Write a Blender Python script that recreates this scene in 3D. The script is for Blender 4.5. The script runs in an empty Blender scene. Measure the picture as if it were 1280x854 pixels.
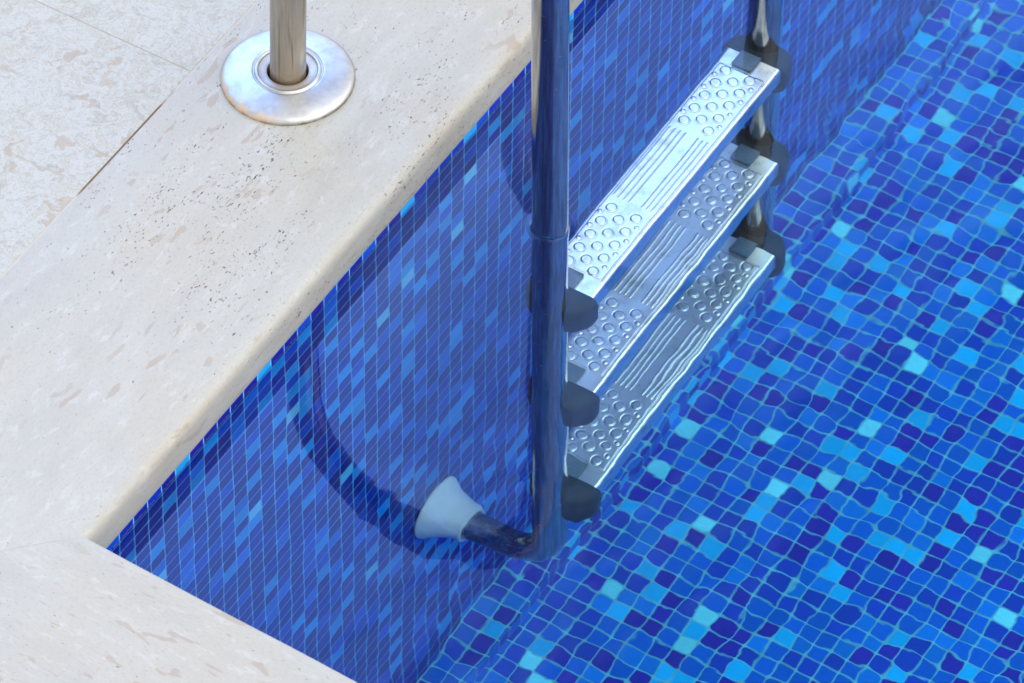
import bpy, bmesh, math, random
import numpy as np
from mathutils import Vector, Matrix, noise as mnoise
R = math.radians
random.seed(7)
sc = bpy.context.scene
COL = sc.collection

# ------------------------------------------------------------------ dimensions (metres)
# X points from the ladder wall out into the pool, Y runs along that wall, Z is up, still water at Z = 0
T = 0.0275            # mosaic pitch
TOP = 0.062           # top of the stone deck
FLOOR = -1.372        # pool floor
LEDGE = FLOOR + T     # low ledge at the wall foot, one tile high
PX, PY = 4.2, 7.0     # pool size
TUBE = 0.0213
SPAN = 0.508          # distance between the two handrails
SKEW = R(-1.9)        # the short side is not quite square

# ------------------------------------------------------------------ helpers
def tag(o, label=None, cat=None, group=None, kind=None):
    if label: o['label'] = label
    if cat: o['category'] = cat
    if group: o['group'] = group
    if kind: o['kind'] = kind
    return o

def link(name, me, mat=None, parent=None, loc=None):
    o = bpy.data.objects.new(name, me)
    COL.objects.link(o)
    if mat is not None: me.materials.append(mat)
    if parent is not None: o.parent = parent
    if loc is not None: o.location = loc
    return o

def empty(name, loc):
    o = bpy.data.objects.new(name, None); COL.objects.link(o)
    o.empty_display_size = .05; o.location = loc
    return o

def mesh(name, verts, faces, smooth=True):
    me = bpy.data.meshes.new(name)
    me.from_pydata([tuple(v) for v in verts], [], faces)
    me.validate(); me.update()
    for p in me.polygons: p.use_smooth = smooth
    return me

def sweep(name, path, r, seg=40, cap=True):
    """round tube along a polyline of Vectors"""
    P = [Vector(p) for p in path]; V = []; F = []
    nrm = None
    for i, p in enumerate(P):
        t = (P[min(i+1, len(P)-1)] - P[max(i-1, 0)]).normalized()
        if nrm is None:
            nrm = t.orthogonal().normalized()
        nrm = (nrm - t*nrm.dot(t)).normalized(); b = t.cross(nrm)
        for k in range(seg):
            a = 2*math.pi*k/seg
            V.append(p + nrm*(math.cos(a)*r) + b*(math.sin(a)*r))
    for i in range(len(P)-1):
        for k in range(seg):
            F.append((i*seg+k, i*seg+(k+1) % seg, (i+1)*seg+(k+1) % seg, (i+1)*seg+k))
    if cap:
        F.append(tuple(range(seg-1, -1, -1))); F.append(tuple((len(P)-1)*seg+k for k in range(seg)))
    return mesh(name, V, F)

def lathe(name, prof, seg=96, axis='Z'):
    """prof: list of (radius, height); closed ring profile is left open at the axis"""
    V = []; F = []
    for (r, h) in prof:
        for k in range(seg):
            a = 2*math.pi*k/seg
            c, s = math.cos(a)*r, math.sin(a)*r
            V.append((c, s, h) if axis == 'Z' else (h, c, s))
    for i in range(len(prof)-1):
        for k in range(seg):
            q = (i*seg+k, i*seg+(k+1) % seg, (i+1)*seg+(k+1) % seg, (i+1)*seg+k)
            F.append(q)
    me = mesh(name, V, F)
    bm = bmesh.new(); bm.from_mesh(me); bmesh.ops.recalc_face_normals(bm, faces=bm.faces); bm.to_mesh(me); bm.free()
    return me

def smooth_profile(pts, n=4):
    out = []
    N = len(pts)
    for i in range(N-1):
        p0, p1, p2, p3 = pts[max(i-1, 0)], pts[i], pts[i+1], pts[min(i+2, N-1)]
        for j in range(n):
            t = j/n
            out.append(tuple(.5*((2*p1[k]) + (-p0[k]+p2[k])*t + (2*p0[k]-5*p1[k]+4*p2[k]-p3[k])*t*t + (-p0[k]+3*p1[k]-3*p2[k]+p3[k])*t**3) for k in range(len(p1))))
    out.append(pts[-1])
    return out

def box_bm(bm, x0, x1, y0, y1, z0, z1):
    v = [bm.verts.new(c) for c in ((x0,y0,z0),(x1,y0,z0),(x1,y1,z0),(x0,y1,z0),(x0,y0,z1),(x1,y0,z1),(x1,y1,z1),(x0,y1,z1))]
    for f in ((0,3,2,1),(4,5,6,7),(0,1,5,4),(1,2,6,5),(2,3,7,6),(3,0,4,7)): bm.faces.new([v[i] for i in f])

def bevel_mesh(name, x0, x1, y0, y1, z0, z1, w, seg=3, smooth=True):
    bm = bmesh.new(); box_bm(bm, x0, x1, y0, y1, z0, z1)
    bmesh.ops.bevel(bm, geom=bm.edges[:], offset=w, segments=seg, affect='EDGES', profile=.5)
    me = bpy.data.meshes.new(name); bm.to_mesh(me); bm.free()
    for p in me.polygons: p.use_smooth = smooth
    return me

# ------------------------------------------------------------------ node helper
class N:
    def __init__(s, name):
        s.m = bpy.data.materials.new(name); s.m.use_nodes = True
        s.t = s.m.node_tree; s.t.nodes.clear()
        s.out = s.t.nodes.new('ShaderNodeOutputMaterial')
    def n(s, typ, **kw):
        nd = s.t.nodes.new('ShaderNode'+typ)
        for k, v in kw.items():
            setattr(nd, k, v)
        return nd
    def set(s, sock, v):
        if isinstance(v, bpy.types.NodeSocket): s.t.links.new(v, sock)
        elif v is not None:
            try: sock.default_value = v
            except Exception:
                sock.default_value = (v, v, v) if len(sock.default_value) == 3 else (v, v, v, 1)
    def math(s, op, a, b=None, c=None, clamp=False):
        nd = s.n('Math', operation=op, use_clamp=clamp)
        s.set(nd.inputs[0], a)
        if b is not None: s.set(nd.inputs[1], b)
        if c is not None: s.set(nd.inputs[2], c)
        return nd.outputs[0]
    def vmath(s, op, a, b=None):
        nd = s.n('VectorMath', operation=op); s.set(nd.inputs[0], a)
        if b is not None: s.set(nd.inputs[1], b)
        return nd.outputs['Value'] if op in ('LENGTH', 'DISTANCE', 'DOT_PRODUCT') else nd.outputs[0]
    def noise(s, vec, scale, detail=3, rough=.55, dist=0., out='Fac'):
        nd = s.n('TexNoise'); s.set(nd.inputs['Vector'], vec); nd.inputs['Scale'].default_value = scale
        nd.inputs['Detail'].default_value = detail; nd.inputs['Roughness'].default_value = rough; nd.inputs['Distortion'].default_value = dist
        return nd.outputs[0 if out == 'Fac' else 1]
    def mapv(s, vec, scale=(1, 1, 1), loc=(0, 0, 0), rot=(0, 0, 0)):
        nd = s.n('Mapping'); s.set(nd.inputs['Vector'], vec)
        nd.inputs['Scale'].default_value = scale; nd.inputs['Location'].default_value = loc; nd.inputs['Rotation'].default_value = rot
        return nd.outputs[0]
    def ramp(s, fac, stops, interp='LINEAR'):
        nd = s.n('ValToRGB'); cr = nd.color_ramp; cr.interpolation = interp
        while len(cr.elements) < len(stops): cr.elements.new(.5)
        for e, (p, c) in zip(cr.elements, stops):
            e.position = p
            e.color = (c, c, c, 1) if isinstance(c, (int, float)) else (*c, 1)
        s.set(nd.inputs[0], fac); return nd.outputs[0]
    def step(s, v, a, b, smooth=True):
        nd = s.n('MapRange', interpolation_type='SMOOTHSTEP' if smooth else 'LINEAR')
        s.set(nd.inputs[0], v)
        for i, q in ((1, a), (2, b), (3, 0.), (4, 1.)): nd.inputs[i].default_value = q
        return nd.outputs[0]
    def mix(s, f, a, b, mode='MIX'):
        nd = s.n('Mix', data_type='RGBA', blend_type=mode)
        s.set(nd.inputs[0], f)
        for sock, v in ((nd.inputs[6], a), (nd.inputs[7], b)):
            s.set(sock, (*v, 1) if isinstance(v, tuple) and len(v) == 3 else v)
        return nd.outputs[2]
    def coord(s, which='Object'):
        return s.n('TexCoord').outputs[which]
    def sep(s, v):
        nd = s.n('SeparateXYZ'); s.set(nd.inputs[0], v); return nd.outputs
    def comb(s, x, y, z=0.):
        nd = s.n('CombineXYZ')
        for i, q in enumerate((x, y, z)): s.set(nd.inputs[i], q)
        return nd.outputs[0]
    def bump(s, h, dist, strength=1., normal=None):
        nd = s.n('Bump'); nd.inputs['Distance'].default_value = dist; nd.inputs['Strength'].default_value = strength
        s.set(nd.inputs['Height'], h)
        if normal is not None: s.set(nd.inputs['Normal'], normal)
        return nd.outputs[0]
    def principled(s, color, rough=.5, metal=0., normal=None, ior=None, spec=None):
        nd = s.n('BsdfPrincipled')
        s.set(nd.inputs['Base Color'], (*color, 1) if isinstance(color, tuple) else color)
        s.set(nd.inputs['Roughness'], rough); s.set(nd.inputs['Metallic'], metal)
        if normal is not None: s.set(nd.inputs['Normal'], normal)
        if ior: nd.inputs['IOR'].default_value = ior
        if spec is not None: nd.inputs['Specular IOR Level'].default_value = spec
        s.t.links.new(nd.outputs[0], s.out.inputs['Surface']); return nd

# ------------------------------------------------------------------ materials
def mosaic(name, stops, grout, gw, seed):
    """small glass tiles; UV is in tile units"""
    g = N(name)
    uv = g.coord('UV')
    sp = g.sep(uv)
    warp = g.noise(g.comb(sp[0], sp[1], seed), .35, 1, out='Color')          # the sheets are laid a little unevenly
    uvw = g.vmath('ADD', uv, g.vmath('MULTIPLY', g.vmath('SUBTRACT', warp, (.5, .5, .5)), (.16, .16, 0)))
    sp = g.sep(uvw)
    cell = g.comb(g.math('FLOOR', sp[0]), g.math('FLOOR', sp[1]), seed)
    wn = g.n('TexWhiteNoise', noise_dimensions='3D'); g.set(wn.inputs['Vector'], cell)
    rc = g.sep(wn.outputs['Color'])
    fx = g.math('ABSOLUTE', g.math('SUBTRACT', g.math('FRACT', sp[0]), .5))
    fy = g.math('ABSOLUTE', g.math('SUBTRACT', g.math('FRACT', sp[1]), .5))
    # rounded square distance, each tile slightly different in size
    half = g.math('ADD', .5-gw-.11, g.math('MULTIPLY', g.math('SUBTRACT', rc[1], .5), .016))
    qx = g.math('MAXIMUM', g.math('SUBTRACT', fx, half), 0.)
    qy = g.math('MAXIMUM', g.math('SUBTRACT', fy, half), 0.)
    dd = g.math('SUBTRACT', g.math('SQRT', g.math('ADD', g.math('MULTIPLY', qx, qx), g.math('MULTIPLY', qy, qy))), .11)
    m = g.step(dd, .018, -.018)
    col = g.ramp(wn.outputs['Value'], stops, 'CONSTANT')
    tone = g.math('ADD', .86, g.math('MULTIPLY', rc[2], .28))
    streak = g.noise(g.comb(g.math('ADD', g.math('MULTIPLY', sp[0], 1.2), g.math('MULTIPLY', rc[0], 40)), g.math('MULTIPLY', sp[1], 6.), seed), 2.2, 3)
    tone = g.math('MULTIPLY', tone, g.math('ADD', .82, g.math('MULTIPLY', streak, .36)))
    col = g.mix(1., col, g.comb(tone, tone, tone), 'MULTIPLY')
    gn = g.noise(uv, .8, 3)
    gcol = g.mix(g.step(gn, .35, .7), grout, tuple(c*.72 for c in grout))
    c = g.mix(m, gcol, col)
    rough = g.math('SUBTRACT', .75, g.math('MULTIPLY', m, .45))
    h = g.step(dd, .02, -.10)
    hh = g.math('ADD', h, g.math('MULTIPLY', g.math('ADD', g.math('MULTIPLY', g.math('FRACT', sp[0]), g.math('SUBTRACT', rc[0], .5)), g.math('MULTIPLY', g.math('FRACT', sp[1]), g.math('SUBTRACT', rc[2], .5))), .35))
    nrm = g.bump(hh, .0007, .35)
    g.principled(c, rough, 0., nrm, ior=1.13, spec=.5)   # glass seen under water: index relative to water
    return g.m

PAL = dict(dark=(.040, .030, .42), indigo=(.014, .062, .52), deep=(.003, .125, .64), mid=(.004, .20, .75), azure=(.005, .47, .94), pale=(.22, .78, .92))
M_FLOOR = mosaic('floor mosaic', [(0, PAL['dark']), (.19, PAL['indigo']), (.47, PAL['deep']), (.79, PAL['mid']), (.905, PAL['azure']), (.975, PAL['pale'])], (.21, .59, .68), .038, 3.3)
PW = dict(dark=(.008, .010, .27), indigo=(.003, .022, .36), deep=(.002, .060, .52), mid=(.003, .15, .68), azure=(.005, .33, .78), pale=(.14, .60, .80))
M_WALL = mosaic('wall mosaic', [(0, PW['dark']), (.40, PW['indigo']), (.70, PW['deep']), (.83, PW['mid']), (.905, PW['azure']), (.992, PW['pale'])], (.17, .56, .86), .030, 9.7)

def travertine(name, along, seed=0., pits=1.):
    """filled travertine; `along` = 'X' or 'Y', the direction of its bedding"""
    g = N(name)
    ob = g.coord('Object')
    st = (1, .22, 1) if along == 'Y' else (.22, 1, 1)
    v = g.mapv(ob, scale=st, loc=(seed, seed*1.7, 0))
    vf = g.mapv(ob, scale=(1, .42, 1) if along == 'Y' else (.42, 1, 1), loc=(seed, 0, 0), rot=(0, 0, R(8)))
    base = g.ramp(g.noise(v, 26, 5, .6, .3), [(.3, (0.345, 0.333, 0.291)), (.5, (0.376, 0.359, 0.309)), (.72, (0.396, 0.384, 0.341))])
    cloud = g.noise(ob, 7, 3, .5)
    base = g.mix(g.math('MULTIPLY', g.step(cloud, .42, .68), .55), base, (0.379, 0.339, 0.271))
    mot = g.noise(vf, 85, 4, .65, .4)
    base = g.mix(g.math('MULTIPLY', g.step(mot, .50, .70), .42), base, (.36, .335, .29))
    base = g.mix(g.math('MULTIPLY', g.step(mot, .46, .30), .35), base, (.49, .48, .455))
    fine = g.noise(vf, 420, 3, .7)
    base = g.mix(g.math('MULTIPLY', g.step(fine, .50, .68), .38), base, (0.287, 0.248, 0.191))
    # buff patches, clustered
    pn = g.noise(g.mapv(ob, scale=(1, .34, 1) if along == 'Y' else (.34, 1, 1), loc=(seed+.3, .11, 0), rot=(0, 0, R(-6))), 64, 2, .5, .35)
    pm = g.math('MULTIPLY', g.step(pn, .625, .66), g.step(g.noise(ob, 5.5, 1), .42, .60))
    base = g.mix(g.math('MULTIPLY', pm, .55), base, (0.304, 0.234, 0.168))
    # pits: denser in some beds
    dens = g.step(g.noise(g.mapv(ob, scale=st, loc=(seed+2, 1, 0)), 17, 3, .6), .33, .66)
    yb = g.sep(ob)[1]
    if along == 'Y':
        dens = g.math('MULTIPLY', dens, g.math('ADD', .25, g.math('MULTIPLY', g.step(yb, .0, .45), .85)))
    else:
        dens = g.math('MULTIPLY', dens, .45)
    p1 = g.noise(vf, 430, 2, .5)
    p2 = g.noise(vf, 190, 3, .6, .3)
    t1 = g.math('SUBTRACT', .76, g.math('MULTIPLY', dens, .115*pits))
    t2 = g.math('SUBTRACT', .79, g.math('MULTIPLY', dens, .085*pits))
    m1 = g.step(g.math('SUBTRACT', p1, t1), 0, .035)
    m2 = g.step(g.math('SUBTRACT', p2, t2), 0, .02)
    p3 = g.noise(g.mapv(ob, scale=(1, .5, 1) if along == 'Y' else (.5, 1, 1), loc=(5, seed, 0), rot=(0, 0, R(20))), 120, 2, .5)
    m3 = g.step(g.math('ADD', p3, g.math('MULTIPLY', dens, .05)), .795, .815)
    pit = g.math('MAXIMUM', g.math('MAXIMUM', m1, m2), m3)
    pc = g.mix(g.step(g.noise(ob, 60, 1), .4, .6), (.26, .175, .105), (.085, .050, .030))
    halo = g.math('MULTIPLY', g.step(g.math('SUBTRACT', p2, t2), -.07, .0), .35)
    base = g.mix(halo, base, (.36, .30, .23))
    base = g.mix(g.math('MULTIPLY', pit, .9), base, pc)
    if along == 'Y':        # grime line round the nosing
        zz = g.sep(ob)[2]; xx = g.sep(ob)[0]
        gm = g.math('MULTIPLY', g.step(zz, .024, .034), g.step(zz, .052, .042))
        gm = g.math('MULTIPLY', gm, g.math('ADD', .3, g.step(g.noise(v, 60, 3), .4, .6)))
        base = g.mix(g.math('MULTIPLY', gm, .18), base, (0.230, 0.238, 0.216))
    h = g.math('SUBTRACT', g.math('MULTIPLY', g.noise(v, 130, 5, .65), .25), pit)
    nrm = g.bump(h, .0016, .9)
    g.principled(base, .62, 0., nrm, spec=.35)
    return g.m

def breccia(name, seed):
    """shelly limestone: pale wavy veins round buff and grey fragments"""
    g = N(name)
    ob = g.mapv(g.coord('Object'), loc=(seed, seed*.7, 0))
    w = g.vmath('MULTIPLY', g.vmath('SUBTRACT', g.noise(ob, 22, 3, .6, out='Color'), (.5, .5, .5)), (.06, .06, .06))
    v = g.vmath('ADD', ob, w)
    n1 = g.noise(v, 40, 4, .65, 1.0)
    base = g.ramp(n1, [(.28, (0.287, 0.277, 0.237)), (.40, (0.345, 0.323, 0.268)), (.47, (0.379, 0.373, 0.330)), (.52, (0.396, 0.395, 0.356)), (.58, (0.356, 0.330, 0.274)), (.68, (0.385, 0.368, 0.315)), (.8, (0.333, 0.323, 0.283))])
    n2 = g.noise(v, 60, 3, .55, 2.)
    ring = g.math('ABSOLUTE', g.math('SUBTRACT', n2, .5))
    base = g.mix(g.math('MULTIPLY', g.step(ring, .035, 0.), .7), base, (0.402, 0.404, 0.367))
    ring2 = g.math('ABSOLUTE', g.math('SUBTRACT', n2, .57))
    base = g.mix(g.math('MULTIPLY', g.step(ring2, .014, 0.), .55), base, (0.240, 0.218, 0.176))
    n3 = g.noise(v, 42, 2, .5, .8)
    pm = g.math('MULTIPLY', g.step(n3, .60, .66), g.step(g.noise(ob, 9, 1), .40, .6))
    base = g.mix(g.math('MULTIPLY', pm, .62), base, (0.315, 0.240, 0.168))
    sp_ = g.noise(ob, 300, 2, .6)
    base = g.mix(g.math('MULTIPLY', g.step(sp_, .58, .70), .45), base, (0.240, 0.214, 0.170))
    dk = g.noise(ob, 70, 2, .5)
    base = g.mix(g.math('MULTIPLY', g.step(dk, .79, .81), .8), base, (.10, .09, .08))
    nrm = g.bump(n2, .0006, .5)
    g.principled(base, .6, 0., nrm, spec=.35)
    return g.m

M_COPE = travertine('travertine long', 'Y', 0.)
M_COPE2 = travertine('travertine short', 'X', 3.1, .8)
M_SLAB = breccia('shelly limestone', 0.)
M_SLAB2 = breccia('shelly limestone other', 4.3)

g = N('joint grout')
ob = g.coord('Object'); s_ = g.sep(ob)
jn = g.math('MULTIPLY', g.math('MULTIPLY', g.step(s_[1], .34, .45), g.step(s_[1], .615, .50)), g.step(s_[0], -.42, -.38))
jn = g.math('ADD', jn, g.math('MULTIPLY', g.math('SUBTRACT', g.noise(ob, 30, 3), .5), .9))
jc = g.mix(g.step(jn, .25, .6), (.42, .40, .36), (.15, .10, .062))
g.principled(jc, .9, spec=.2); M_JOINT = g.m
g = N('stone pavement far')
g.principled(g.ramp(g.noise(g.coord('Object'), 6, 4), [(.3, (.38, .37, .35)), (.7, (.45, .44, .42))]), .7, spec=.3); M_PAVE = g.m
g = N('mown lawn')
g.principled(g.ramp(g.noise(g.coord('Object'), 3, 5), [(.3, (.035, .07, .018)), (.7, (.06, .11, .03))]), .9, spec=.1); M_LAWN = g.m

# polished tube steel with brown stains near the deck and faint vertical streaks
def tube_steel():
    g = N('polished tube steel')
    ob = g.coord('Object'); s = g.sep(ob)
    streak = g.noise(g.mapv(ob, scale=(1, 1, .06)), 260, 4, .6)
    patch = g.noise(g.mapv(ob, scale=(1, 1, .35)), 30, 4, .6)
    # the deck foot (x < .08) is weathered: brown film with a darker run
    foot = g.math('MULTIPLY', g.step(s[0], .12, .06), g.step(s[2], .45, .22))
    film = g.math('MULTIPLY', foot, g.math('ADD', .55, g.math('MULTIPLY', g.step(patch, .42, .62), .45)))
    run = g.noise(g.mapv(ob, scale=(1, 1, .045)), 95, 2, .5)
    runm = g.math('MULTIPLY', foot, g.step(run, .60, .66))
    rust = g.math('MULTIPLY', g.math('MULTIPLY', g.step(s[2], .030, .006), g.step(s[0], .12, .06)), g.step(g.noise(ob, 90, 3), .30, .62))
    spots = g.step(g.noise(ob, 110, 3, .6), .68, .74)
    col = g.mix(g.step(streak, .32, .68), (.48, .47, .46), (.29, .285, .28))
    col = g.mix(g.math('MULTIPLY', spots, .22), col, (.62, .62, .60))
    col = g.mix(g.math('MULTIPLY', film, .85), col, (.40, .33, .245))
    col = g.mix(g.math('MULTIPLY', runm, .60), col, (.16, .13, .10))
    col = g.mix(g.math('MULTIPLY', rust, .75), col, (.23, .12, .06))
    speck = g.step(g.noise(ob, 240, 2), .73, .76)
    col = g.mix(g.math('MULTIPLY', g.math('MULTIPLY', speck, foot), .8), col, (.08, .05, .03))
    rough = g.math('ADD', g.math('ADD', g.math('ADD', .09, g.math('MULTIPLY', spots, .15)), g.math('MULTIPLY', streak, .12)), g.math('MULTIPLY', film, .28))
    nrm = g.bump(g.math('ADD', streak, g.math('MULTIPLY', patch, .6)), .00006, .5)
    metal = g.math('SUBTRACT', 1., g.math('MULTIPLY', g.math('MAXIMUM', rust, g.math('MULTIPLY', film, .35)), .8))
    g.principled(col, rough, metal, nrm)
    return g.m
M_TUBE = tube_steel()

def flange_steel():
    g = N('flange steel')
    ob = g.coord('Object'); s = g.sep(ob)
    rr = g.vmath('LENGTH', g.comb(s[0], s[1], 0.))
    n = g.noise(ob, 60, 4, .6)
    col = g.mix(g.step(n, .35, .7), (.50, .495, .48), (.40, .395, .385))
    inner = g.math('MULTIPLY', g.step(rr, .036, .033), g.math('ADD', .5, g.math('MULTIPLY', n, .6)))
    col = g.mix(g.math('MULTIPLY', inner, .55), col, (.58, .52, .43))
    # peeled, rusty patch on the lower left of the rim
    edge = g.math('ADD', rr, g.math('MULTIPLY', g.math('SUBTRACT', g.noise(ob, 75, 4, .6), .5), .03))
    side = g.step(g.vmath('DOT_PRODUCT', g.vmath('NORMALIZE', ob), (-.42, -.90, 0.)), .58, .86)
    peel = g.math('MULTIPLY', g.step(edge, .0735, .0775), side)
    col = g.mix(g.math('MULTIPLY', peel, .8), col, (.52, .36, .23))
    rim = g.math('MULTIPLY', g.step(s[2], .005, .0015), g.step(g.noise(ob, 110, 3), .40, .60))
    col = g.mix(g.math('MULTIPLY', rim, .7), col, (.25, .16, .09))
    spots = g.step(g.noise(ob, 190, 2), .75, .77)
    col = g.mix(g.math('MULTIPLY', spots, .6), col, (.35, .27, .2))
    rough = g.math('ADD', .32, g.math('ADD', g.math('MULTIPLY', n, .12), g.math('MULTIPLY', g.math('MAXIMUM', inner, peel), .3)))
    metal = g.math('SUBTRACT', 1., g.math('MULTIPLY', peel, .85))
    g.principled(col, rough, metal, g.bump(n, .00025, .35))
    return g.m
M_FLANGE = flange_steel()

g = N('pressed tread steel')
oi = g.n('ObjectInfo')
ob = g.vmath('ADD', g.coord('Object'), g.vmath('MULTIPLY', g.comb(oi.outputs['Random'], oi.outputs['Random'], 0.), (7., 3., 0.)))
n = g.noise(ob, 45, 5, .65); n2 = g.noise(ob, 160, 3, .6)
col = g.mix(g.math('MULTIPLY', g.step(n, .50, .68), .7), (.72, .765, .785), (.48, .51, .525))
col = g.mix(g.math('MULTIPLY', g.step(n2, .6, .75), .2), col, (.5, .5, .48))
g.principled(col, g.math('ADD', .30, g.math('MULTIPLY', n, .14)), 1., g.bump(n, .0005, .3)); M_TREAD = g.m
g = N('black step plastic')
g.principled(g.ramp(g.noise(g.coord('Object'), 60, 3), [(.3, (.012, .026, .042)), (.7, (.018, .036, .056))]), .5, ior=1.2); M_CAP = g.m
g = N('blue grey pad plastic')
ob = g.coord('Object')
st = g.noise(g.mapv(ob, scale=(.1, 1, 1)), 900, 2)
g.principled(g.mix(g.step(st, .4, .6), (.075, .13, .20), (.115, .18, .26)), .6, 0., g.bump(st, .0004, .6), spec=.3); M_PAD = g.m
g = N('white rubber')
g.principled(g.ramp(g.noise(g.coord('Object'), 70, 3), [(.3, (.84, .85, .85)), (.7, (.90, .91, .91))]), .45, ior=1.2); M_RUBBER = g.m

# water: clear, faintly absorbing red, with small ripples and a meniscus at each tube
RAILS = [(.1547, .673), (.1547, .673+SPAN)]
g = N('pool water')
ob = g.coord('Object'); s = g.sep(ob)
grow = g.math('ADD', g.math('ADD', .19, g.math('MULTIPLY', g.step(s[0], .06, .46), .80)), g.math('MULTIPLY', g.step(s[1], .8, 1.8), .40))
w0 = g.vmath('ADD', ob, g.vmath('MULTIPLY', g.vmath('SUBTRACT', g.noise(ob, 5, 2, out='Color'), (.5, .5, .5)), (.05, .05, 0)))
na = g.noise(g.mapv(w0, scale=(1, .75, 1), rot=(0, 0, R(25))), 7.5, 1.0, .45)
nb = g.noise(g.mapv(w0, scale=(1, .8, 1), rot=(0, 0, R(-20)), loc=(3, 2, 0)), 19, 1.0, .5, .3)
nc = g.noise(g.mapv(w0, loc=(1, 5, 0)), 48, 1., .5, .2)
hgt = g.math('ADD', g.math('MULTIPLY', na, .0011), g.math('ADD', g.math('MULTIPLY', nb, .00047), g.math('MULTIPLY', nc, .00007)))
hgt = g.math('MULTIPLY', hgt, grow)
for (rx, ry) in RAILS:
    d = g.vmath('DISTANCE', g.comb(s[0], s[1], 0.), (rx, ry, 0.))
    e = g.math('MULTIPLY', g.math('EXPONENT', g.math('MULTIPLY', g.math('SUBTRACT', d, TUBE), -1/.0022)), .0026)
    hgt = g.math('ADD', hgt, e)
wallm = g.math('MULTIPLY', g.math('EXPONENT', g.math('MULTIPLY', s[0], -1/.0016)), .0010)
hgt = g.math('ADD', hgt, wallm)
gl = g.n('BsdfGlass'); gl.inputs['IOR'].default_value = 1.333; gl.inputs['Roughness'].default_value = 0.; gl.inputs['Color'].default_value = (1, 1, 1, 1)
g.t.links.new(g.bump(hgt, 1.), gl.inputs['Normal'])
g.t.links.new(gl.outputs[0], g.out.inputs['Surface'])
va = g.n('VolumeAbsorption'); va.inputs['Color'].default_value = (.0, .89, .98, 1); va.inputs['Density'].default_value = .30
g.t.links.new(va.outputs[0], g.out.inputs['Volume'])
M_WATER = g.m

# ------------------------------------------------------------------ pool shell
def quad_sheet(name, P, uvs, mat, parent=None):
    me = bpy.data.meshes.new(name)
    me.from_pydata(P, [], [tuple(range(i, i+4)) for i in range(0, len(P), 4)])
    ul = me.uv_layers.new(name='UVMap')
    for i, uv in enumerate(uvs): ul.data[i].uv = uv
    me.update()
    return link(name, me, mat, parent)

YL = -.030                       # pool side face of the short wall
def short_y(x): return YL + math.tan(SKEW)*x
E_ = .02
# floor sheet + ledge (2 tiles wide, 1 tile high) with its riser
LX = 2*T + .004
TF = .0256                       # the floor mosaic is laid a little tighter
fl = quad_sheet('pool_floor',
    [(LX, short_y(LX)-.02, FLOOR), (PX, short_y(PX)-.02, FLOOR), (PX, PY+.02, FLOOR), (LX, PY+.02, FLOOR)],
    [(LX/TF+.35, short_y(LX)/TF), (PX/TF+.35, short_y(PX)/TF), (PX/TF+.35, PY/TF), (LX/TF+.35, PY/TF)], M_FLOOR)
tag(fl, kind='structure')
y0, y1 = YL-.02, PY+.02
ld = quad_sheet('floor_ledge',
    [(-.01, y0, LEDGE), (LX, y0, LEDGE), (LX, y1, LEDGE), (-.01, y1, LEDGE),
     (LX, y0, LEDGE), (LX, y0, FLOOR-.01), (LX, y1, FLOOR-.01), (LX, y1, LEDGE)],
    [((-.01)/TF-.05, y0/TF+.4), (LX/TF-.05, y0/TF+.4), (LX/TF-.05, y1/TF+.4), (-.01/TF-.05, y1/TF+.4),
     (40, y0/TF+.4), (41.35, y0/TF+.4), (41.35, y1/TF+.4), (40, y1/TF+.4)], M_FLOOR)
tag(ld, kind='structure')

def wall(name, a, b, label, seed, phase=0., thick=.25):
    """a vertical tiled wall; the pool is on the left hand side going from a to b"""
    a = Vector((*a, 0)); b = Vector((*b, 0)); d = (b-a); L = d.length; d.normalize()
    nrm = Vector((-d.y, d.x, 0)); zt, zb = .010, FLOOR-.03
    A, B = a, b
    P = []; U = []
    def q(p0, p1, p2, p3, uv):
        P.extend([tuple(p) for p in (p0, p1, p2, p3)]); U.extend(uv)
    def at(p, z): return Vector((p.x, p.y, z))
    q(at(A, zb), at(A, zt), at(B, zt), at(B, zb), [(phase+seed, zb/T+.3), (phase+seed, zt/T+.3), (L/T+phase+seed, zt/T+.3), (L/T+phase+seed, zb/T+.3)])
    Ab, Bb = A-nrm*thick, B-nrm*thick
    q(at(Ab, zt), at(Bb, zt), at(B, zt), at(A, zt), [(0, 0), (0, .02), (.02, .02), (.02, 0)])
    q(at(Ab, zb), at(Bb, zb), at(Bb, zt), at(Ab, zt), [(0, 0)]*4)
    o = quad_sheet(name, P, U, M_WALL)
    tag(o, label, 'pool wall')
    return o
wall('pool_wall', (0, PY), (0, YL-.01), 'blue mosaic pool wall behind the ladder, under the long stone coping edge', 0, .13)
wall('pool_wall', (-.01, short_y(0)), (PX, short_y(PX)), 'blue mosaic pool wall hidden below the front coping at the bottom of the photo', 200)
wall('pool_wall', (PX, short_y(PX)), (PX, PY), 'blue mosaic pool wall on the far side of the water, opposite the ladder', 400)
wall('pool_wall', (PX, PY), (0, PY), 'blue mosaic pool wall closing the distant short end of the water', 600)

# ------------------------------------------------------------------ water body (closed, walls slightly overlapped)
me = bpy.data.meshes.new('water')
ws = .004
x0, x1, yb0, yb1 = -ws, PX+ws, YL-ws, PY+ws
c = [(x0, short_y(x0)-ws), (x1, short_y(x1)-ws), (x1, yb1), (x0, yb1)]
zb = FLOOR-.006
me.from_pydata([(p[0], p[1], 0) for p in c]+[(p[0], p[1], zb) for p in c], [], [(0,1,2,3), (7,6,5,4), (0,4,5,1), (1,5,6,2), (2,6,7,3), (3,7,4,0)])
me.update()
tag(link('water', me, M_WATER), kind='structure')

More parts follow.
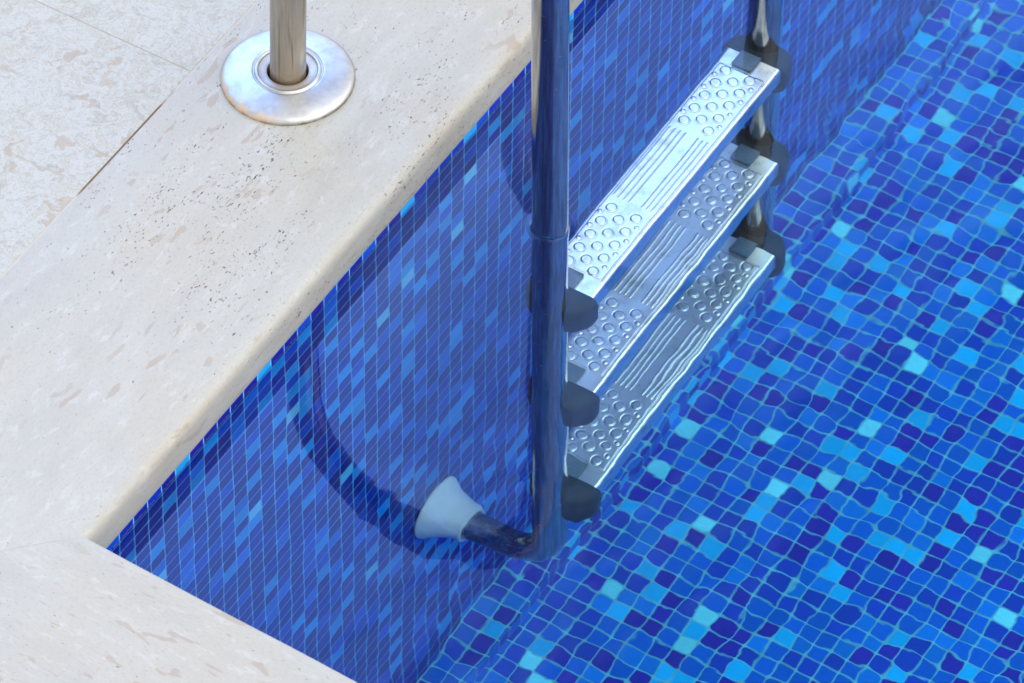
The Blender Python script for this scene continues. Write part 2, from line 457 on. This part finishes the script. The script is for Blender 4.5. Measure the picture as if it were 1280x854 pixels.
# ------------------------------------------------------------------ deck stones
CW = .300                        # coping width
NOSE = [(-.004, .0112), (-.0005, .0110), (.0010, .0125), (.0018, .020), (.0022, .030), (.0018, .042), (.0010, .0510), (-.0010, .0565), (-.0045, .0598), (-.0090, .0612), (-.0150, .06185), (-.0230, TOP)]
NOSE = smooth_profile(NOSE, 3)
def coping(name, y0, y1, frame, mat, label, mitre0=False, mitre1=False, cw=CW):
    """nosed stone; local x = out over the pool, local y = along. frame = Matrix to world"""
    xs = [n_[0] for n_ in NOSE] + [-.12, -.2, -cw+.003, -cw+.0015, -cw+.0008, -cw+.0008]
    zs = [n_[1] for n_ in NOSE] + [TOP, TOP, TOP, TOP-.0006, TOP-.003, .0112]
    ns = max(4, int((y1-y0)/.02)); V = []; F = []
    m = len(xs)
    for j in range(ns+1):
        t = j/ns
        for x, z in zip(xs, zs):
            ya = y0 + (x if mitre0 else 0); yb = y1 - (x*.9357 if mitre1 else 0)
            y = ya+(yb-ya)*t
            wob = 0 if z < .009 else .0009*(mnoise.noise(Vector((x*3+y0, y*9, z*8+frame[0][3])))) if x > -.05 else 0
            V.append(frame @ Vector((x+wob, y, z)))
    for j in range(ns):
        for i in range(m-1):
            F.append((j*m+i, j*m+i+1, (j+1)*m+i+1, (j+1)*m+i))
    F.append(tuple(range(m-1, -1, -1))); F.append(tuple(ns*m+i for i in range(m)))
    for j in range(ns): F.append((j*m+m-1, j*m, (j+1)*m, (j+1)*m+m-1))
    me = mesh(name, V, F)
    for p in me.polygons:
        if len(p.vertices) > 4 or abs(p.normal.z) < .05 and p.center.z > .03 and abs(p.normal.z) < .01: p.use_smooth = len(p.vertices) <= 4
    bm = bmesh.new(); bm.from_mesh(me); bmesh.ops.recalc_face_normals(bm, faces=bm.faces)
    for e in bm.edges:
        if len(e.link_faces) == 2 and e.calc_face_angle() > R(40): e.smooth = False
    bm.to_mesh(me); bm.free()
    o = link(name, me, mat); tag(o, label, 'coping stone', 'stone coping round the pool')
    return o
I4 = Matrix.Identity(4)
# short side frame: local x (over the pool) -> world +Y, local y -> world -X ... turned by SKEW
YC = -.0355                       # nose line of the short side
def frame_short(flip=True):
    ex = Vector((-math.sin(SKEW), math.cos(SKEW), 0)); ey = Vector((-math.cos(SKEW), -math.sin(SKEW), 0))
    M = Matrix.Identity(4)
    for i in range(3):
        M[i][0] = ex[i]; M[i][1] = ey[i]; M[i][2] = (0, 0, 1)[i]; M[i][3] = (0, YC, 0)[i]
    return M
FS = frame_short()
g_ = .00008
coping('coping_stone', YC+g_, 1.95, I4, M_COPE, 'pitted white travertine coping stone under the ladder foot, beside the blue wall', mitre0=True)
coping('coping_stone', -1.9, -g_, FS, M_COPE2, 'smooth travertine coping stone across the lower left corner, in front of the pool corner', mitre1=True)
yy = 1.95
k = 0
LBL = ['second', 'third', 'fourth', 'fifth', 'last']
while yy < PY-.01:
    y2 = min(yy+1.35, PY-g_)
    coping('coping_stone', yy+.0015, y2, I4, M_COPE, '%s travertine coping stone beyond the ladder, along the ladder side of the pool' % LBL[k])
    yy = y2; k += 1
coping('coping_stone', -PX-.05, -1.9015, FS, M_COPE2, 'travertine coping stone continuing the front edge to the right of the photo')
def frame_far(ox, oy, ex, ey):
    M = Matrix.Identity(4)
    for i in range(3):
        M[i][0] = (*ex, 0)[i]; M[i][1] = (*ey, 0)[i]; M[i][2] = (0, 0, 1)[i]; M[i][3] = (ox, oy, 0)[i]
    return M
coping('coping_stone', -PY-.3, .45, frame_far(PX, 0, (-1, 0), (0, -1)), M_COPE, 'long travertine coping stone on the opposite side of the pool from the ladder')
coping('coping_stone', -.3, PX-.002, frame_far(0, PY, (0, -1), (1, 0)), M_COPE2, 'travertine coping stone at the distant short end of the pool')

def slab(x0, x1, y0, y1, mat, label):
    me = bevel_mesh('paving_slab', x0, x1, y0, y1, TOP-.03, TOP, .0012, 2, False)
    o = link('paving_slab', me, mat); tag(o, label, 'paving slab', 'limestone slabs behind the coping')
    return o
jy = .6115; gp = .0007
xA = -CW-.0006
S_W, S_L = .45, .60
lab = {(0, 0): 'shelly limestone slab at the left edge, left of the deck joint and below the cross joint',
       (0, 1): 'shelly limestone slab in the top left corner, above the cross joint'}
for i in range(3):
    for j in range(-2, 4):
        x1 = xA-.0004-i*(S_W+gp); x0 = x1-S_W
        ya = jy+(j-1)*(S_L+gp)+gp/2+ (0 if i % 2 == 0 else .3); yb = ya+S_L
        row = ['next to the coping', 'in the second row from the coping', 'in the third row from the coping'][i]
        l = lab.get((i, j)) or 'shelly limestone slab %s, %s' % (row, ['far in front of the pool corner', 'in front of the pool corner', 'level with the pool corner', 'level with the ladder foot', 'just beyond the ladder', 'well beyond the ladder'][j+2])
        slab(x0, x1, ya, yb, M_SLAB if (i+j) % 2 == 0 else M_SLAB2, l)
# bed under the joints
me = bpy.data.meshes.new('mortar_bed')
bx = -CW-3*(S_W+gp)-.1
me.from_pydata([(bx, -1.6, TOP-.0009), (-.06, -1.6, TOP-.0009), (-.06, 7.2, TOP-.0009), (bx, 7.2, TOP-.0009)], [], [(0, 1, 2, 3)])
tag(link('mortar_bed', me, M_JOINT), kind='structure')
# deck further out: a frame of paving round everything, then lawn to the horizon
def ring_sheet(name, inner, outer, z, mat):
    (a0, b0, a1, b1), (c0, d0, c1, d1) = inner, outer
    V = [(a0, b0, z), (a1, b0, z), (a1, b1, z), (a0, b1, z), (c0, d0, z), (c1, d0, z), (c1, d1, z), (c0, d1, z)]
    me = bpy.data.meshes.new(name); me.from_pydata(V, [], [(4, 5, 1, 0), (5, 6, 2, 1), (6, 7, 3, 2), (7, 4, 0, 3)]); me.update()
    return tag(link(name, me, mat), kind='structure')
ring_sheet('pavement', (-.29, -.36, PX+.29, PY+.29), (-9, -9, PX+8, PY+9), TOP-.008, M_PAVE)
ring_sheet('ground', (-8.9, -8.9, PX+7.9, PY+8.9), (-900, -900, 900, 900), TOP-.03, M_LAWN)

# ------------------------------------------------------------------ ladder
FX, FY = -.1991, .6634
lad = empty('pool_ladder', (FX, FY, TOP))
tag(lad, 'stainless steel pool ladder with three embossed treads going down into the water', 'pool ladder')
# path of one handrail, relative to its deck foot
def rail_path():
    lean = .018
    xr, yr = RAILS[0][0]-FX, RAILS[0][1]-FY
    zw = -TOP
    zs = .49-TOP                     # where the arch begins
    P = [Vector((0, 0, -.02))]
    for i in range(9): z = zs*i/8; P.append(Vector((lean*(z)*1., .0005*i, z)))
    a0 = P[-1].x; b0 = xr - lean*(.49)
    cx = (a0+b0)/2; rad = (b0-a0)/2
    for i in range(1, 40):
        th = math.pi*(1-i/40)
        P.append(Vector((cx+rad*math.cos(th), .004+(yr-.004)*i/40, zs+rad*1.02*math.sin(th))))
    for i in range(0, 9):
        f = i/8; z = zs+(zw-zs)*f
        P.append(Vector((b0+(xr-b0)*f, yr, z)))
    # below water, leaning out very slightly, then an elbow to the wall
    zbend = -.905-TOP; rb = .076
    for i in range(1, 13):
        f = i/12; z = zw+(zbend+rb-zw)*f
        P.append(Vector((xr+.0133*f, yr-.004*f, z)))
    ex = xr+.0133; ey = yr-.004
    for i in range(1, 15):
        th = math.pi/2*i/14
        P.append(Vector((ex-rb+rb*math.cos(th), ey, zbend+rb-rb*math.sin(th))))
    P.append(Vector((-FX+.045, ey, zbend-.002)))
    P.append(Vector((-FX+.012, ey, zbend-.003)))
    return P, (ey, zbend-.003)
path, (by, bz) = rail_path()
rail_me = sweep('handrail', path, TUBE, 48)
fl_prof = smooth_profile([(.0788, -.001), (.0790, .0015), (.0782, .0040), (.0760, .0064), (.0720, .0082), (.0640, .0104), (.0540, .0125), (.0465, .0138), (.0432, .0143)], 4) + \
    smooth_profile([(.0428, .0143), (.0418, .0140), (.0408, .0131), (.0398, .0131), (.0390, .0141), (.0376, .0150), (.0362, .0150), (.0350, .0141), (.0345, .0128)], 3) + [(.0340, .0124), (.0290, .0122), (.0252, .0122), (.0246, .0118), (.0243, .0110), (.0243, -.001)]
flange_me = lathe('flange', fl_prof, 128)
bump_me = lathe('wall_bumper', smooth_profile([(.0465, 0), (.0482, .0012), (.0487, .0035), (.0478, .0060), (.0440, .0120), (.0385, .0205), (.0335, .0300), (.0300, .0395), (.0285, .0470), (.0284, .0520), (.0276, .0545), (.0262, .0552), (.0236, .0550), (.0215, .0520)], 4), 96, 'X')
g = N('hole shade'); g.principled((.01, .01, .01), .9); M_HOLE_SHADE = g.m
hole_me = lathe('socket_shade', [(.0001, .0005), (.0242, .0005)], 48)  # flat black disc stands in for the shade inside the flange hole
for i in range(2):
    r_ = link('handrail', rail_me, M_TUBE if i == 0 else None, lad, (0, SPAN*i, 0))
    f_ = link('flange', flange_me, M_FLANGE if i == 0 else None, r_)
    b_ = link('wall_bumper', bump_me, M_RUBBER if i == 0 else None, r_, (-FX+.0006, by, bz))
    h_ = link('socket_shade', hole_me, M_HOLE_SHADE if i == 0 else None, r_)

# one tread: pressed sheet, 442 x 78 mm
TL, TW = .442, .078
def tread_mesh():
    nx, ny = 150, 520
    prof = [(0.0012, -.030), (0., -.029), (0., -.012), (0., -.0060), (.0006, -.0032), (.0020, -.0012), (.0042, -.0002)]
    inner = np.linspace(.0055, TW-.0055, nx)
    px = [p[0] for p in prof] + list(inner) + [TW-p[0] for p in prof[::-1]]
    pz = [p[1] for p in prof] + [0.]*nx + [p[1] for p in prof[::-1]]
    px = np.array(px); pz = np.array(pz)
    ys = np.linspace(0, TL, ny)
    X, Y = np.meshgrid(px, ys); Z = np.repeat(pz[None, :], ny, 0).copy()
    def sm(a, b, v): t = np.clip((v-a)/(b-a), 0, 1); return t*t*(3-2*t)
    H = np.zeros_like(X)
    c = TL/2; yd = np.abs(Y-c)
    # raised central panel with a notch round each end pad
    pan = sm(.0068, .0080, X)*sm(TW-.0072, TW-.0086, X)*sm(c-.0275, c-.0288, yd)
    notch = sm(.0575, .0560, X)*sm(.0155, .0170, X)*sm(c-.047, c-.0457, yd)
    H += .0010*pan*(1-.0*notch)
    H -= .0010*np.exp(-((X-.0702)/.0008)**2)*sm(c-.027, c-.029, yd)
    # ribs
    for xr in (.0115, .0190, .0262, .0335, .0506, .0570, .0638):
        H += .0013*np.exp(-((X-xr)/.00075)**2)*sm(.0680, .0655, yd)
    # bosses
    def boss(x, y, r, h):
        nonlocal H
        d = np.sqrt((X-x)**2+(Y-y)**2)
        H = H + h*sm(r+.0008, r-.0008, d) - .35*h*np.exp(-((d-r-.0012)/.0009)**2)
    for sgn in (1, -1):
        for kk in range(6):
            o1 = .0855+.0250*kk; o2 = .0980+.0250*(kk-1)
            if o1 < .19:
                for xx in (.0200, .0540): boss(xx, c+sgn*o1, .0062, .0011)
            if .075 < o2+.0 < .183:
                boss(.0372, c+sgn*o2, .0062, .0011)
                boss(.0113, c+sgn*o2, .0024, .0009); boss(.0625, c+sgn*o2, .0024, .0009)
    top = (pz > -.0003)[None, :]
    H = H*top
    # slight dents and waviness from pressing and wear
    rng = np.random.RandomState(3); W = np.zeros_like(X)
    for _ in range(26):
        kx, ky, ph = rng.uniform(-90, 90), rng.uniform(-60, 60), rng.uniform(0, 6.28)
        W += np.sin(kx*X+ky*Y+ph)
    Z = Z + H + W*.000035
    X = X + (np.sin(Y*31+1)*.0002+np.sin(Y*83)*.00012)
    V = np.stack([X-TW/2, Y-TL/2, Z], -1).reshape(-1, 3)
    m = len(px)
    idx = np.arange(ny*m).reshape(ny, m)
    F = np.stack([idx[:-1, :-1], idx[:-1, 1:], idx[1:, 1:], idx[1:, :-1]], -1).reshape(-1, 4)
    me = bpy.data.meshes.new('tread')
    me.from_pydata(V.tolist(), [], F.tolist()); me.update()
    for p in me.polygons: p.use_smooth = True
    return me
tread_me = tread_mesh()

def end_cap_mesh():
    """plastic saddle hugging the tube: shield shaped against the tread end, narrowing round the tube (local y outwards)"""
    def prof(w, zt, zs, zbm):
        h = [(0, zt), (w*.45, zt), (w*.80, zt-.001), (w*.95, zt-.005), (w, zt-.012), (w, zs), (w*.93, zs*.62+zbm*.38), (w*.72, zs*.25+zbm*.75), (w*.42, zbm+.004), (0, zbm)]
        return h + [(-x, z) for x, z in h[-2:0:-1]]
    secs = [(0., prof(.0460, .0005, -.048, -.084)), (.002, prof(.0480, .002, -.048, -.086)), (.012, prof(.0475, .002, -.046, -.085)), (.020, prof(.0455, .001, -.043, -.081)),
            (.030, prof(.0395, -.001, -.040, -.074)), (.036, prof(.0310, -.003, -.036, -.066)), (.0365, prof(.0300, -.004, -.035, -.064))]
    m = len(secs[0][1]); V = []; F = []
    for y, p in secs:
        for x, z in p: V.append((x*.95, y, z*(.92 if z < -.02 else 1)))
    for j in range(len(secs)-1):
        for i in range(m): F.append((j*m+i, j*m+(i+1) % m, (j+1)*m+(i+1) % m, (j+1)*m+i))
    F.append(tuple(range(m-1, -1, -1))); F.append(tuple((len(secs)-1)*m+i for i in range(m)))
    me = mesh('end_cap', V, F)
    bm = bmesh.new(); bm.from_mesh(me); bmesh.ops.recalc_face_normals(bm, faces=bm.faces)
    for e in bm.edges:
        if len(e.link_faces) == 2 and e.calc_face_angle() > R(50): e.smooth = False
    bm.to_mesh(me); bm.free()
    return me
cap_me = end_cap_mesh()
pad_me = bevel_mesh('grip_pad', -.0142, .0142, -.0135, .0135, -.0004, .0046, .0016, 3)
ys0 = .706+TL/2
first = True
for (zc, xc, yc) in ((-.200, .160, ys0), (-.450, .1675, ys0-.002), (-.700, .1745, ys0-.004)):
    st = link('step', tread_me, M_TREAD if first else None, lad, (xc-FX, yc-FY, zc-TOP))
    for sgn in (1, -1):
        cp = link('end_cap', cap_me, M_CAP if first and sgn == 1 else None, st, (0, sgn*(TL/2+.0004), 0))
        if sgn == -1: cp.rotation_euler = (0, 0, math.pi)
        link('grip_pad', pad_me, M_PAD if first and sgn == 1 else None, st, (-.0040, sgn*(TL/2-.0105), .0012))
    first = False

# ------------------------------------------------------------------ camera (long lens from about six metres away)
cam = bpy.data.cameras.new('camera'); co = bpy.data.objects.new('camera', cam); COL.objects.link(co)
Rr = Vector((.8521660, .5231484, .0113551)); Uu = Vector((-.3952568, .6293173, .6691276)); Ff = Vector((-.3429071, .5746960, -.7430604))
M = Matrix.Identity(4)
for i in range(3): M[i][0] = Rr[i]; M[i][1] = Uu[i]; M[i][2] = -Ff[i]
M[0][3], M[1][3], M[2][3] = 2.30741458, -3.01610022, 4.54226265
co.matrix_world = M
cam.sensor_width = 36; cam.lens = 189.532; cam.clip_start = .1; cam.clip_end = 2000
cam.dof.use_dof = True; cam.dof.focus_distance = 6.15; cam.dof.aperture_fstop = 11.0
sc.camera = co

# ------------------------------------------------------------------ daylight: hazy bright sky with thin cloud, soft veiled sun
EL, AZ = R(54), R(15)           # sun height; azimuth measured from +X towards +Y
w = bpy.data.worlds.new('World'); sc.world = w; w.use_nodes = True
nt = w.node_tree; nt.nodes.clear()
def wn(t, **k):
    n_ = nt.nodes.new('ShaderNode'+t)
    for a, b in k.items(): setattr(n_, a, b)
    return n_
sky = wn('TexSky', sky_type='NISHITA', sun_disc=False, sun_elevation=EL, sun_rotation=math.pi/2-AZ, air_density=1., dust_density=1., ozone_density=1.)
tc = wn('TexCoord'); nz = wn('TexNoise'); nz.inputs['Scale'].default_value = 1.6; nz.inputs['Detail'].default_value = 5
nt.links.new(tc.outputs['Generated'], nz.inputs['Vector'])
rp = wn('MapRange'); rp.inputs[1].default_value = .35; rp.inputs[2].default_value = .62; rp.inputs[3].default_value = .45; rp.inputs[4].default_value = .95
nt.links.new(nz.outputs['Fac'], rp.inputs[0])
mx = wn('Mix', data_type='RGBA'); 
gd = wn('VectorMath', operation='NORMALIZE'); nt.links.new(tc.outputs['Generated'], gd.inputs[0])
dt = wn('VectorMath', operation='DOT_PRODUCT'); nt.links.new(gd.outputs[0], dt.inputs[0])
def unit(v):
    l = math.sqrt(sum(c*c for c in v)); return tuple(c/l for c in v)
def wm(op, a, b=0.):
    n_ = wn('Math', operation=op)
    for q, v in zip(n_.inputs, (a, b)):
        if isinstance(v, bpy.types.NodeSocket): nt.links.new(v, q)
        else: q.default_value = v
    return n_.outputs[0]
def angle_to(v):
    d_ = wn('VectorMath', operation='DOT_PRODUCT'); nt.links.new(gd.outputs[0], d_.inputs[0]); d_.inputs[1].default_value = unit(v)
    return wm('ARCCOSINE', d_.outputs['Value'])
# clear-sky break added in the cloud to cut the water sheen over the floor
BREAK = (-.066, .559, .888)
brk = wn('MapRange', interpolation_type='SMOOTHSTEP')
nt.links.new(wm('ADD', angle_to(BREAK), wm('MULTIPLY', wm('SUBTRACT', nz.outputs['Fac'], .5), R(3))), brk.inputs[0])
brk.inputs[1].default_value = R(13.0); brk.inputs[2].default_value = R(18.3)
glow = wm('MULTIPLY', wm('POWER', 2.71828, wm('MULTIPLY', wm('POWER', wm('DIVIDE', angle_to((-.52, .50, .60)), R(18)), 2.), -1.)), 3.1)  # bright blue patch added to the sky for the sheen on the water
cb = wn('VectorMath', operation='MULTIPLY_ADD'); cb.inputs[0].default_value = (3.6, 9.2, 26.0); nt.links.new(glow, cb.inputs[1]); cb.inputs[2].default_value = (7.9, 7.85, 7.5)
nt.links.new(cb.outputs[0], mx.inputs[7])
nt.links.new(wm('MULTIPLY', rp.outputs[0], brk.outputs[0]), mx.inputs[0]); nt.links.new(sky.outputs[0], mx.inputs[6])
bg = wn('Background'); bg.inputs['Strength'].default_value = .10
ow = wn('OutputWorld'); nt.links.new(mx.outputs[2], bg.inputs['Color']); nt.links.new(bg.outputs[0], ow.inputs['Surface'])
sun = bpy.data.lights.new('sun', 'SUN'); so = bpy.data.objects.new('sun', sun); COL.objects.link(so)
sun.energy = 1.3; sun.angle = R(75); sun.color = (1, .995, .985)
sd = Vector((math.cos(EL)*math.cos(AZ), math.cos(EL)*math.sin(AZ), math.sin(EL)))
so.rotation_euler = sd.to_track_quat('Z', 'Y').to_euler(); so.location = (0, 0, 6)

sc.view_settings.view_transform = 'Standard'; sc.view_settings.look = 'None'; sc.view_settings.gamma = 1
sc.view_settings.use_curve_mapping = False; sc.view_settings.exposure = .95
sc.render.engine = 'CYCLES'
cy = sc.cycles
cy.max_bounces = 16; cy.transmission_bounces = 12; cy.glossy_bounces = 6; cy.diffuse_bounces = 6
cy.use_denoising = True
cy.sample_clamp_indirect = 6.
